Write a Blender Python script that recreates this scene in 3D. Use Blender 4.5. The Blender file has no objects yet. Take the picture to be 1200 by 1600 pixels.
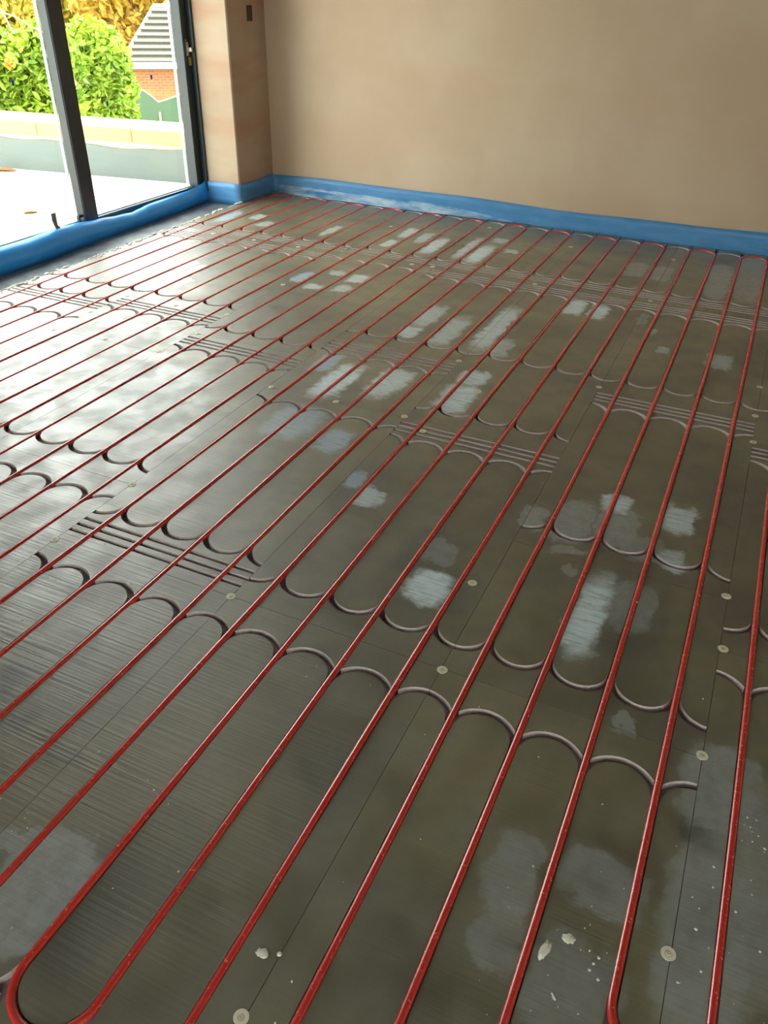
import bpy, math, random
from mathutils import Vector, Matrix, geometry
random.seed(7)
PI = math.pi
SC = bpy.context.scene
COL = SC.collection

# ------------------------------------------------------------------ camera
FOC = 1237.12
YAW, PITCH, ROLL = -0.4212716, -0.5949236, 0.0242023
ca, sa = math.cos(YAW), math.sin(YAW)
fw = Vector((sa*math.cos(PITCH), ca*math.cos(PITCH), math.sin(PITCH)))
r0 = Vector((ca, -sa, 0)); u0 = r0.cross(fw)
rt = r0*math.cos(ROLL) + u0*math.sin(ROLL)
up = -r0*math.sin(ROLL) + u0*math.cos(ROLL)
cam = bpy.data.cameras.new('camera')
cam.sensor_fit = 'VERTICAL'; cam.sensor_height = 36.0; cam.sensor_width = 27.0
cam.lens = FOC/1600*36.0
cam.clip_start = 0.02; cam.clip_end = 300
co = bpy.data.objects.new('camera', cam); COL.objects.link(co)
M = Matrix((rt, up, -fw)).transposed().to_4x4()
M.translation = Vector((-0.2509, 0, 1.3722))
co.matrix_world = M
SC.camera = co

# ------------------------------------------------------------------ light and exposure
SKY_STRENGTH = 2.4
SUN_STRENGTH = 3.2
EXPOSURE = 1.72
w = bpy.data.worlds.new('World'); SC.world = w; w.use_nodes = True
bg = w.node_tree.nodes['Background']
bg.inputs[0].default_value = (0.95, 0.985, 0.95, 1); bg.inputs[1].default_value = SKY_STRENGTH
sl = bpy.data.lights.new('sun', 'SUN'); sl.energy = SUN_STRENGTH; sl.angle = math.radians(6)
sl.color = (1.0, 0.94, 0.82)
so = bpy.data.objects.new('sun', sl); COL.objects.link(so)
SUN_DIR = Vector((0.12, 0.55, 0.82))        # towards the sun
so.rotation_euler = SUN_DIR.to_track_quat('Z', 'Y').to_euler()
so.location = (-6, -6, 9)
SC.view_settings.view_transform = 'Standard'; SC.view_settings.look = 'None'
SC.view_settings.gamma = 1; SC.view_settings.use_curve_mapping = False
SC.view_settings.exposure = EXPOSURE

# ------------------------------------------------------------------ helpers
def srgb(r, g, b):
    f = lambda c: c/12.92 if c <= 0.04045 else ((c+0.055)/1.055)**2.4
    return (f(r/255), f(g/255), f(b/255), 1)

class G:
    """tiny node graph builder"""
    def __init__(s, name):
        s.m = bpy.data.materials.new(name); s.m.use_nodes = True
        s.t = s.m.node_tree; s.N = s.t.nodes; s.L = s.t.links
        s.b = s.N['Principled BSDF']
    def n(s, typ, ins=None, **kw):
        nd = s.N.new(typ)
        for k, v in kw.items(): setattr(nd, k, v)
        for k, v in (ins or {}).items(): s.put(nd.inputs[k], v)
        return nd
    def put(s, sock, v):
        if isinstance(v, bpy.types.NodeSocket): s.L.new(v, sock)
        elif isinstance(v, bpy.types.Node): s.L.new(v.outputs[0], sock)
        else: sock.default_value = v
    def math(s, op, a, b=0.0, clamp=False):
        return s.n('ShaderNodeMath', {0: a, 1: b}, operation=op, use_clamp=clamp).outputs[0]
    def mix(s, f, a, b):
        nd = s.N.new('ShaderNodeMix'); nd.data_type = 'RGBA'
        s.put(nd.inputs[0], f); s.put(nd.inputs[6], a); s.put(nd.inputs[7], b)
        return nd.outputs[2]
    def ramp(s, f, lo, hi, a=0.0, b=1.0):
        nd = s.n('ShaderNodeMapRange', {0: f, 1: lo, 2: hi, 3: a, 4: b}, interpolation_type='SMOOTHSTEP')
        return nd.outputs[0]
    def noise(s, vec, scale, detail=3.0, rough=0.55):
        return s.n('ShaderNodeTexNoise', {'Vector': vec, 'Scale': scale, 'Detail': detail, 'Roughness': rough}).outputs[0]
    def pos(s): return s.n('ShaderNodeNewGeometry').outputs['Position']
    def scl(s, v, k):
        return s.n('ShaderNodeVectorMath', {0: v, 1: k}, operation='MULTIPLY').outputs[0]
    def bump(s, h, strength=0.3, dist=0.002):
        return s.n('ShaderNodeBump', {'Height': h, 'Strength': strength, 'Distance': dist}).outputs[0]
    def set(s, **kw):
        for k, v in kw.items(): s.put(s.b.inputs[k.replace('_', ' ')], v)
        return s.m

def simple(name, col, rough=0.6, metal=0.0, var=0.12, scale=30, bump=0.0):
    g = G(name); p = g.pos(); nz = g.noise(p, scale)
    c = g.mix(nz, tuple(x*(1-var) for x in col[:3])+(1,), tuple(min(1, x*(1+var)) for x in col[:3])+(1,))
    g.set(Base_Color=c, Roughness=rough, Metallic=metal)
    if bump: g.set(Normal=g.bump(nz, bump))
    return g.m

def obj(name, verts, faces, mat, parent=None, smooth=False, loc=None):
    me = bpy.data.meshes.new(name); me.from_pydata([tuple(v) for v in verts], [], faces)
    me.validate(); me.update()
    if smooth:
        me.polygons.foreach_set('use_smooth', [True]*len(me.polygons))
    if mat is not None: me.materials.append(mat)
    o = bpy.data.objects.new(name, me); COL.objects.link(o)
    if parent: o.parent = parent
    if loc: o.location = loc
    return o
def tag(o, label, cat, group=None, kind=None):
    if label: o['label'] = label
    if cat: o['category'] = cat
    if group: o['group'] = group
    if kind: o['kind'] = kind
    return o
def struct(o): o['kind'] = 'structure'; return o
def empty(name, loc, label, cat, group=None):
    o = bpy.data.objects.new(name, None); COL.objects.link(o); o.location = loc; o.empty_display_size = .05
    return tag(o, label, cat, group)

class MB:
    def __init__(s): s.v = []; s.f = []
    def box(s, a, b):
        x0, y0, z0 = a; x1, y1, z1 = b; n = len(s.v)
        s.v += [(x0,y0,z0),(x1,y0,z0),(x1,y1,z0),(x0,y1,z0),(x0,y0,z1),(x1,y0,z1),(x1,y1,z1),(x0,y1,z1)]
        s.f += [tuple(n+i for i in q) for q in ((3,2,1,0),(4,5,6,7),(0,1,5,4),(1,2,6,5),(2,3,7,6),(3,0,4,7))]
        return s
    def bbox(s, a, b, e=0.004):
        """box with chamfered edges"""
        x0,y0,z0 = a; x1,y1,z1 = b; n = len(s.v)
        e = min(e, (x1-x0)/3, (y1-y0)/3, (z1-z0)/3)
        V = []; F = []; idx = {}
        X = (x0, x1); Y = (y0, y1); Z = (z0, z1)
        for i in (0,1):
            for j in (0,1):
                for k in (0,1):
                    sx = e if i == 0 else -e; sy = e if j == 0 else -e; sz = e if k == 0 else -e
                    idx[i,j,k,'x'] = len(V); V.append((X[i], Y[j]+sy, Z[k]+sz))
                    idx[i,j,k,'y'] = len(V); V.append((X[i]+sx, Y[j], Z[k]+sz))
                    idx[i,j,k,'z'] = len(V); V.append((X[i]+sx, Y[j]+sy, Z[k]))
        I = lambda i,j,k,a: n+idx[i,j,k,a]
        for i in (0,1):
            q = [I(i,0,0,'x'),I(i,1,0,'x'),I(i,1,1,'x'),I(i,0,1,'x')]; F.append(q if i else q[::-1])
            q = [I(0,i,0,'y'),I(1,i,0,'y'),I(1,i,1,'y'),I(0,i,1,'y')]; F.append(q[::-1] if i else q)
            q = [I(0,0,i,'z'),I(1,0,i,'z'),I(1,1,i,'z'),I(0,1,i,'z')]; F.append(q if i else q[::-1])
            for j in (0,1):
                F.append([I(i,j,0,'x'),I(i,j,1,'x'),I(i,j,1,'y'),I(i,j,0,'y')])
                F.append([I(i,0,j,'x'),I(i,1,j,'x'),I(i,1,j,'z'),I(i,0,j,'z')])
                F.append([I(0,i,j,'y'),I(1,i,j,'y'),I(1,i,j,'z'),I(0,i,j,'z')])
                for k in (0,1): F.append([I(i,j,k,'x'),I(i,j,k,'y'),I(i,j,k,'z')])
        s.v += V; s.f += [tuple(q) for q in F]
        return s
    def poly_prism(s, pts, fn, d0, d1):
        """pts 2D outline, fn(u,v,d)->xyz"""
        n = len(s.v); k = len(pts)
        s.v += [fn(u, v, d0) for u, v in pts] + [fn(u, v, d1) for u, v in pts]
        s.f.append(tuple(range(n, n+k))); s.f.append(tuple(range(n+2*k-1, n+k-1, -1)))
        for i in range(k):
            j = (i+1) % k; s.f.append((n+i, n+k+i, n+k+j, n+j))
        return s
    def tube(s, path, r, seg=12, cap=True):
        n = len(s.v); P = [Vector(p) for p in path]; m = len(P)
        rr = r if isinstance(r, (list, tuple)) else [r]*m
        for i, p in enumerate(P):
            d = (P[min(i+1, m-1)]-P[max(i-1, 0)]).normalized()
            a = Vector((0,0,1)) if abs(d.z) < 0.9 else Vector((1,0,0))
            sd = d.cross(a).normalized(); u = sd.cross(d)
            for j in range(seg):
                t = 2*PI*j/seg; s.v.append(tuple(p + sd*math.cos(t)*rr[i] + u*math.sin(t)*rr[i]))
        for i in range(m-1):
            for j in range(seg):
                k = (j+1) % seg
                s.f.append((n+i*seg+j, n+i*seg+k, n+(i+1)*seg+k, n+(i+1)*seg+j))
        if cap:
            s.f.append(tuple(n+j for j in range(seg))[::-1]); s.f.append(tuple(n+(m-1)*seg+j for j in range(seg)))
        return s
    def lathe(s, prof, c, seg=20, axis='z'):
        n = len(s.v)
        for r, h in prof:
            for j in range(seg):
                t = 2*PI*j/seg; s.v.append((c[0]+r*math.cos(t), c[1]+r*math.sin(t), c[2]+h))
        for i in range(len(prof)-1):
            for j in range(seg):
                k = (j+1) % seg; s.f.append((n+i*seg+j, n+i*seg+k, n+(i+1)*seg+k, n+(i+1)*seg+j))
        s.f.append(tuple(n+j for j in range(seg))[::-1]); s.f.append(tuple(n+(len(prof)-1)*seg+j for j in range(seg)))
        return s
    def build(s, name, mat, parent=None, smooth=False):
        return obj(name, s.v, s.f, mat, parent, smooth)

# ------------------------------------------------------------------ materials of the shell
def plaster(name='bare_plaster', band=.14, k=.97):
    g = G(name); p = g.pos()
    n1 = g.noise(p, 1.3, 4, .6); n2 = g.noise(g.scl(p, (1.2, 1.2, 5.5)), 1.0, 3, .5); n3 = g.noise(p, 40, 3)
    c = g.mix(g.ramp(n1, .35, .7), srgb(204*k, 180*k, 150*k), srgb(214*k, 193*k, 164*k))
    c = g.mix(g.math('MULTIPLY', g.ramp(n2, .45, .75), band), c, srgb(205*k, 160*k, 128*k))
    # tone changes between plastered bays on the back wall, with soft vertical edges
    x = g.n('ShaderNodeSeparateXYZ', {0: p}).outputs[0]
    c = g.mix(g.math('MULTIPLY', g.ramp(g.math('ADD', x, g.math('MULTIPLY', n1, .05)), -1.42, -1.38), .10), c, srgb(176, 140, 112))
    return g.set(Base_Color=c, Roughness=.75, Normal=g.bump(g.math('ADD', n3, g.math('MULTIPLY', n1, 2.0)), .12, .004))
PLASTER = plaster(); PLASTER_BANDED = plaster('patchy_drying_plaster', .8, .86)
def screed():
    g = G('grey_screed'); p = g.pos()
    n1 = g.noise(p, 6, 5, .65); n2 = g.noise(p, 60, 3)
    c = g.mix(g.ramp(n1, .35, .7), srgb(92, 98, 104), srgb(138, 146, 152))
    return g.set(Base_Color=c, Roughness=.42, Normal=g.bump(g.math('ADD', n1, n2), .25, .003))
SCREED = screed()
CEIL = simple('unfinished_ceiling', srgb(66, 60, 54), .9)
FRAME = simple('anthracite_powder_coat', srgb(42, 52, 54), .38, 0, .04)
GASKET = simple('pale_edge_strip', srgb(205, 222, 224), .5)  # pale tone puts the daylight on the stile edges into the colour
BLACK = simple('black_rubber', srgb(28, 30, 32), .5)
def glass():
    g = G('window_glass'); t = g.n('ShaderNodeBsdfTransparent'); t.inputs[0].default_value = (.97, .985, .975, 1)
    gl = g.n('ShaderNodeBsdfGlossy'); gl.inputs['Roughness'].default_value = .02
    fr = g.n('ShaderNodeFresnel'); fr.inputs[0].default_value = 1.45
    front = g.math('SUBTRACT', 1.0, g.n('ShaderNodeNewGeometry').outputs['Backfacing'])   # reflect once, at the outer face of the sheet
    mx = g.n('ShaderNodeMixShader', {0: g.math('MULTIPLY', fr, front), 1: t, 2: gl})
    g.L.new(mx.outputs[0], g.N['Material Output'].inputs[0]); return g.m
GLASS = glass()

FW = (-2.3, 2.1, .9, 2.3)          # added, unseen window opening behind the camera to brighten the room: x0, x1, z0, z1
# ------------------------------------------------------------------ room shell
ZF = -0.022                       # slab under the boards
XW, YB, XN, YN = -4.0, 5.45, -3.68, 5.0
struct(MB().box((-4.09, -2.5, -.2), (2.6, 5.75, ZF)).build('floor', SCREED))
struct(MB().box((-4.6, -2.8, 2.45), (2.9, 5.9, 2.6)).build('ceiling', CEIL))
struct(MB().box((XN, YB, -.2), (2.9, YB+.3, 2.5)).build('wall_back', PLASTER))
m = MB().bbox((-4.085, YN, -.2), (XN, YB+.3, 2.5), .008)
m.box((-4.3, -2.8, -.2), (XN, 2.25, 2.5)); m.box((-4.3, 2.25, 2.16), (XN, YN, 2.5))
struct(m.build('wall_left', PLASTER_BANDED))
struct(MB().box((2.6, -2.8, -.2), (2.9, 5.75, 2.5)).build('wall_right', PLASTER))
m = MB()
for a, b in (((-4.3, -.2), (2.9, FW[2])), ((-4.3, FW[3]), (2.9, 2.5)), ((-4.3, FW[2]), (FW[0], FW[3])), ((FW[1], FW[2]), (2.9, FW[3]))):
    m.box((a[0], -2.8, a[1]), (b[0], -2.5, b[1]))
struct(m.build('wall_front', PLASTER))

# sliding window: frame, stiles, glass
WY = 2.25                         # near end of the glazed opening
win = struct(MB().bbox((-4.09, WY, ZF), (-3.985, YN, .05), .003).box((-4.09, WY, 2.09), (XW, YN, 2.16))
             .box((-4.09, WY, .05), (XW, WY+.1, 2.09)).build('window_1', FRAME))
win['label'] = 'dark grey framed sliding glass doors'
MB().bbox((-4.06, 4.922, .05), (-3.985, YN-.001, 2.09), .004).bbox((-3.99, 4.984, .05), (-3.946, YN-.001, 2.09), .003).build('door_jamb', FRAME, win)  # jamb plus a narrow dark strip set on the plaster reveal
SY = (3.79, 2.61)
for y in SY:
    st = MB().bbox((-4.062, y, .05), (-4.0, y+.118, 2.09), .004).bbox((-4.004, y+.004, .09), (-3.996, y+.012, 2.05), .002)
    s_ = st.build('stile', FRAME, win)
    MB().box((-4.082, y-.004, .09), (-4.062, y+.001, 2.06)).build('lit_edge_seal', GASKET, s_)
MB().box((-4.082, 4.917, .09), (-4.060, 4.922, 2.06)).build('lit_edge_seal', GASKET, win)
ed = [WY+.1] + [v for y in reversed(SY) for v in (y-.004, y+.118)] + [4.917]
for a, b in zip(ed[::2], ed[1::2]):
    MB().box((-4.074, a, .085), (-4.068, b, 2.07)).build('glass_pane', GLASS, win)
    rl = MB().bbox((-4.082, a, .05), (-4.012, b, .088), .003).box((-4.082, a, 2.06), (-4.012, b, 2.09)).build('pane_rail', FRAME, win)
    MB().box((-4.060, a, .0882), (-4.040, b, .0925)).build('glazing_bead', GASKET, rl)
m = MB()
for x in (FW[0], (FW[0]+FW[1])/2-.03, FW[1]-.06): m.bbox((x, -2.68, FW[2]), (x+.06, -2.6, FW[3]), .004)
for z in (FW[2], FW[3]-.06): m.bbox((FW[0], -2.68, z), (FW[1], -2.6, z+.06), .004)
win2 = struct(m.build('added_fill_window', FRAME))  # added out of view to let in fill light
MB().box((FW[0]+.06, -2.642, FW[2]+.06), (FW[1]-.06, -2.636, FW[3]-.06)).build('glass_pane', GLASS, win2)
BLUEBIT = simple('blue_film', srgb(40, 90, 190), .5)
for (y, z) in ((3.52, .86), (4.215, .69), (4.66, .80)):
    o = MB().box((-4.0675, y-.009, z-.014), (-4.0665, y+.009, z+.012)).build('film_scrap', BLUEBIT, win); o['label'] = 'scrap of blue film on glass'
# latch plates on the jamb edge
STEEL = simple('zinc_plated_steel', srgb(205, 200, 180), .3, .7)
BRASS = simple('yellowed_zinc', srgb(190, 170, 90), .35, .6)
lt = MB().bbox((-3.986, 4.945, .905), (-3.978, 4.972, .985), .002).bbox((-3.980, 4.962, .93), (-3.955, 4.980, .955), .002).build('latch', STEEL, win)
lt['label'] = 'metal latch on dark jamb'
MB().bbox((-3.986, 4.957, .85), (-3.972, 4.982, .90), .003).lathe([(.004, 0), (.006, .01)], (-3.980, 4.947, .99), 8).build('latch_keep', BRASS, lt)
MB().bbox((-4.03, 3.755, .115), (-4.01, 3.79, .13), .003).bbox((-4.03, 3.752, .09), (-4.01, 3.764, .125), .002).build('hook', BLACK, win)
# outlet hole in the plaster of the nib
hb = empty('outlet_box', (XN, 5.265, 1.15), 'small dark outlet recess in brown plaster beside the window', 'outlet box')
DARKBOX = simple('dark_metal_box', srgb(60, 50, 42), .7)
fr = MB()
for a, b in (((-.002, -.03, -.045), (.004, -.024, .045)), ((-.002, .024, -.045), (.004, .03, .045)), ((-.002, -.03, -.045), (.004, .03, -.038)), ((-.002, -.03, .038), (.004, .03, .045))): fr.box(a, b)
fr.build('rim', DARKBOX, hb)
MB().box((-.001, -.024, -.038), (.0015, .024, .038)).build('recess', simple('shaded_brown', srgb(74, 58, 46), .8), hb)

# ------------------------------------------------------------------ heating boards
STAINS_AND_SHEEN = [(-2.758, 4.636, 0.03, 0.149, 'w', 0.5), (-2.299, 4.84, 0.045, 0.13, 'w', 0.7), (-2.304, 4.558, 0.04, 0.1, 'w', 0.7), (-2.16, 4.788, 0.04, 0.137, 'w', 0.6), (-2.035, 4.648, 0.05, 0.199, 'w', 0.75), (-2.448, 3.729, 0.04, 0.106, 'b', 0.8), (-2.31, 3.886, 0.05, 0.047, 'w', 0.5), (-2.165, 3.85, 0.055, 0.075, 'w', 0.6), (-2.31, 3.624, 0.06, 0.047, 'w', 0.6), (-2.163, 3.662, 0.05, 0.068, 'w', 0.5), (-3.349, 4.712, 0.05, 0.071, 'w', 0.5), (-3.214, 4.577, 0.05, 0.078, 'w', 0.4), (-3.527, 4.624, 0.045, 0.169, 'b', 0.8), (-3.125, 3.6, 0.045, 0.087, 'w', 0.8), (-3.032, 3.528, 0.04, 0.143, 'w', 0.9), (-2.979, 3.341, 0.05, 0.087, 'w', 0.95), (-3.039, 3.259, 0.04, 0.044, 'w', 0.9), (-1.839, 4.713, 0.035, 0.264, 'w', 0.6), (-1.728, 4.624, 0.055, 0.212, 'w', 0.8), (-1.713, 4.952, 0.05, 0.071, 'w', 0.5), (-1.577, 4.755, 0.05, 0.042, 'w', 0.6), (-0.993, 3.969, 0.055, 0.121, 'w', 0.8), (-0.875, 4.004, 0.05, 0.045, 'w', 0.5), (-0.831, 4.769, 0.06, 0.146, 'g', 0.7), (-0.679, 4.758, 0.06, 0.142, 'g', 0.7), (-0.376, 4.775, 0.065, 0.338, 'g', 0.8), (-0.226, 4.933, 0.075, 0.478, 'g', 0.7), (-0.871, 3.946, 0.05, 0.125, 'w', 0.8), (-0.655, 3.949, 0.025, 0.081, 'g', 0.6), (-0.264, 3.578, 0.06, 0.088, 'w', 0.45), (-0.576, 3.808, 0.02, 0.044, 'w', 0.4), (-0.505, 3.613, 0.035, 0.047, 'w', 0.4), (-1.599, 3.501, 0.055, 0.171, 'w', 0.5), (-1.609, 3.263, 0.05, 0.086, 'w', 0.6), (-1.441, 3.369, 0.06, 0.217, 'w', 0.5), (-1.261, 3.512, 0.055, 0.321, 'w', 0.65), (-1.165, 3.269, 0.05, 0.125, 'w', 0.4), (-1.164, 2.922, 0.065, 0.084, 'w', 0.75), (-1.163, 2.707, 0.075, 0.147, 'w', 0.75), (-1.442, 2.745, 0.06, 0.118, 'w', 0.7), (-1.779, 2.779, 0.05, 0.116, 'b', 0.8), (-1.655, 2.634, 0.07, 0.184, 'w', 0.8), (-1.467, 2.713, 0.065, 0.167, 'w', 0.7), (-1.632, 2.247, 0.1, 0.144, 'b', 0.6), (-1.426, 2.183, 0.06, 0.094, 'b', 0.7), (-1.194, 1.968, 0.1, 0.166, 'd', 0.5), (-1.239, 1.977, 0.035, 0.061, 'b', 0.7), (-1.154, 1.901, 0.05, 0.062, 'w', 0.6), (-0.872, 1.719, 0.1, 0.132, 'd', 0.5), (-0.847, 1.739, 0.055, 0.06, 'g', 0.6), (-0.82, 1.572, 0.065, 0.084, 'w', 0.95), (-0.837, 1.457, 0.07, 0.059, 'd', 0.4), (-0.756, 1.586, 0.08, 0.1, 'd', 0.4), (-0.653, 2.026, 0.04, 0.068, 'g', 0.8), (-0.541, 2.067, 0.06, 0.122, 'g', 0.8), (-0.441, 2.222, 0.05, 0.054, 'w', 0.75), (-0.415, 2.1, 0.065, 0.114, 'g', 0.75), (-0.249, 2.226, 0.055, 0.09, 'w', 0.7), (-0.326, 2.02, 0.06, 0.058, 'g', 0.6), (-0.518, 1.904, 0.05, 0.021, 'g', 0.7), (-0.233, 1.992, 0.045, 0.048, 'w', 0.5), (-0.402, 1.664, 0.05, 0.186, 'w', 1.0), (-0.302, 1.738, 0.06, 0.115, 'g', 0.6), (-0.298, 1.705, 0.1, 0.185, 'd', 0.5), (-0.494, 1.826, 0.025, 0.028, 'g', 0.7), (-1.134, 0.473, 0.085, 0.124, 'g', 0.8), (-1.224, 0.525, 0.06, 0.035, 'g', 0.6), (-1.024, 0.485, 0.1, 0.149, 'd', 0.35), (-1.57, 0.833, 0.045, 0.047, 'd', 0.6), (-1.443, 0.766, 0.025, 0.036, 'd', 0.6), (-1.292, 0.723, 0.045, 0.027, 'd', 0.4), (-0.985, 0.603, 0.1, 0.156, 'd', 0.25), (-0.365, 0.879, 0.05, 0.086, 'g', 0.6), (-0.209, 0.928, 0.08, 0.065, 'g', 0.55), (-0.35, 0.745, 0.045, 0.063, 'g', 0.5), (-0.214, 0.709, 0.08, 0.095, 'g', 0.5), (-0.032, 1.24, 0.08, 0.11, 'g', 0.8), (0.048, 1.055, 0.11, 0.225, 'g', 0.6), (-0.023, 0.91, 0.08, 0.177, 'g', 0.7), (-0.056, 1.11, 0.04, 0.042, 'd', 0.7), (-0.239, 1.33, 0.025, 0.029, 'g', 0.7), (-2.252, 2.191, 0.175, 0.317, 'w', 0.22), (-2.805, 2.717, 0.15, 0.062, 'w', 0.6), (-2.986, 2.728, 0.05, 0.06, 'b', 0.6), (-3.534, 2.993, 0.08, 0.068, 'w', 0.8), (-3.383, 3.004, 0.05, 0.044, 'w', 0.5), (-3.159, 2.451, 0.075, 0.041, 'w', 0.3), (-2.293, 2.373, 0.1, 0.106, 'w', 0.3), (-3.339, 2.817, 0.06, 0.057, 'b', 0.4)]  # one broad faint white entry paints window sheen; the rest are stains
WASHERS = [(-1.875, 1.293), (-1.873, 1.63), (-1.275, 1.305), (-0.671, 1.301), (-0.717, 1.644), (-0.076, 1.31), (-0.079, 1.896), (-0.067, 1.677), (-0.68, 0.452), (-0.079, 0.848), (-2.458, 2.791), (-2.478, 3.052), (-2.471, 3.567), (-1.859, 2.457), (-1.568, 2.458), (-1.281, 3.053), (-1.281, 2.466), (-1.105, 2.8), (-1.174, 2.39), (-0.678, 3.068), (-0.081, 3.377), (-0.08, 3.088), (-0.073, 2.859), (-3.37, 2.779), (-3.079, 2.781), (-3.063, 2.525), (-2.78, 2.543), (-2.478, 2.545), (-3.075, 3.045), (-2.773, 3.046), (-3.368, 3.023), (-2.459, 4.929), (-2.754, 4.219), (-2.008, 4.232), (-1.872, 5.222), (-1.279, 5.038), (-1.885, 4.244), (-1.277, 4.226), (-0.665, 5.07), (-0.666, 4.251), (-3.07, 4.22), (-3.373, 4.218)]
BR = (.40, .56); BSPEC = .9; BIOR = 2.2; RIB = 1.2; TINT = (110, 105, 75)

COLS = ['G', 'F', 'D', 'C', 'A', 'B', 'E']                     # from the window to the right
LEFT = {c: -3.675+.6*i for i, c in enumerate(COLS)}
LAY = {  # near joint, far joint, kind of groove end near / far: P plain loops, L loops with crossing channels, N cut off
 'E': [(.145,.48,'N','N'),(.48,1.67,'L','P'),(1.67,2.86,'P','L'),(2.86,3.06,'N','N'),(3.06,4.25,'P','L'),(4.25,5.45,'L','P')],
 'B': [(.145,1.305,'L','P'),(1.305,1.885,'P','N'),(1.885,3.06,'P','L'),(3.06,4.245,'P','L'),(4.245,5.45,'L','P')],
 'A': [(.145,1.305,'L','P'),(1.305,2.47,'P','L'),(2.47,3.06,'P','N'),(3.06,4.245,'P','L'),(4.245,5.45,'L','P')],
 'C': [(.145,1.305,'L','P'),(1.305,2.46,'L','P'),(2.46,3.055,'N','L'),(3.055,4.24,'P','L'),(4.24,5.45,'L','P')],
 'D': [(.44,1.63,'L','P'),(1.63,2.79,'P','L'),(2.79,3.50,'P','N'),(3.50,4.235,'N','P'),(4.235,5.45,'L','P')],
 'F': [(.44,1.63,'L','P'),(1.63,2.53,'P','N'),(2.53,3.047,'N','L'),(3.047,4.22,'P','L'),(4.22,5.45,'L','P')],
 'G': [(1.59,2.78,'L','P'),(2.78,3.04,'L','N'),(3.04,4.22,'P','L'),(4.22,5.45,'L','P')],
}
GW = .0088; RA = .075; GD = .0175
def ring(cx, cy, sgn, n=18):
    o = [(cx+(RA+GW)*math.cos(t), cy+sgn*(RA+GW)*math.sin(t)) for t in [PI*i/n for i in range(n+1)]]
    i_ = [(cx+(RA-GW)*math.cos(t), cy+sgn*(RA-GW)*math.sin(t)) for t in [PI*i/n for i in range(n, -1, -1)]]
    pts = o + i_
    return pts if sgn > 0 else pts[::-1]
def board_mesh(W, L, near, far, extra=()):
    polys = [[(0, 0), (W, 0), (W, L), (0, L)]]
    for i in range(4):
        x = .075+.15*i
        polys.append([(x-GW, -.01), (x+GW, -.01), (x+GW, L+.01), (x-GW, L+.01)])
    for kind, end in ((near, 0), (far, 1)):
        if kind == 'N': continue
        off = .158 if kind == 'P' else .225
        y = off if end == 0 else L-off
        for i in range(5):
            polys.append(ring(.15*i, y, -1 if end == 0 else 1))
        if kind == 'L':
            for d in (.049, .081, .113):
                yy = d if end == 0 else L-d
                polys.append([(-.01, yy-.0072), (W+.01, yy-.0072), (W+.01, yy+.0072), (-.01, yy+.0072)])
    polys += list(extra)
    V = []; F = []
    for p in polys:
        F.append(list(range(len(V), len(V)+len(p)))); V += [Vector(q) for q in p]
    vo, eo, fo, ov, oe, of = geometry.delaunay_2d_cdt(V, [], F, 0, 1e-5)
    top = []; bot = []
    for f, o in zip(fo, of):
        if 0 not in o: continue
        a, b, c = (vo[i] for i in f)
        if (b-a).cross(c-a) < 0: f = f[::-1]
        (bot if any(k > 0 for k in o) else top).append(tuple(f))
    n = len(vo); T = .0215
    verts = [(v.x, v.y, 0) for v in vo] + [(v.x, v.y, -GD) for v in vo] + [(v.x, v.y, -T) for v in vo]
    faces = []; mats = []
    def edges(fs):
        s = set()
        for f in fs:
            for i in range(3): s.add((f[i], f[(i+1) % 3]))
        return s
    et, eb = edges(top), edges(bot)
    for f in top: faces.append(f); mats.append(0)
    for f in bot: faces.append(tuple(i+n for i in f)); mats.append(1)
    for a, b in et:
        if (b, a) in et: continue
        if (b, a) in eb: faces.append((b, a, a+n, b+n)); mats.append(2)
        else: faces.append((b, a, a+2*n, b+2*n)); mats.append(1)
    for a, b in eb:
        if (b, a) in eb or (b, a) in et: continue
        faces.append((b+n, a+n, a+2*n, b+2*n)); mats.append(1)
    for f in top+bot: faces.append(tuple(i+2*n for i in f[::-1])); mats.append(1)
    me = bpy.data.meshes.new('heating_board'); me.from_pydata(verts, [], faces)
    me.polygons.foreach_set('material_index', mats); me.validate(); me.update()
    return me

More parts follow.
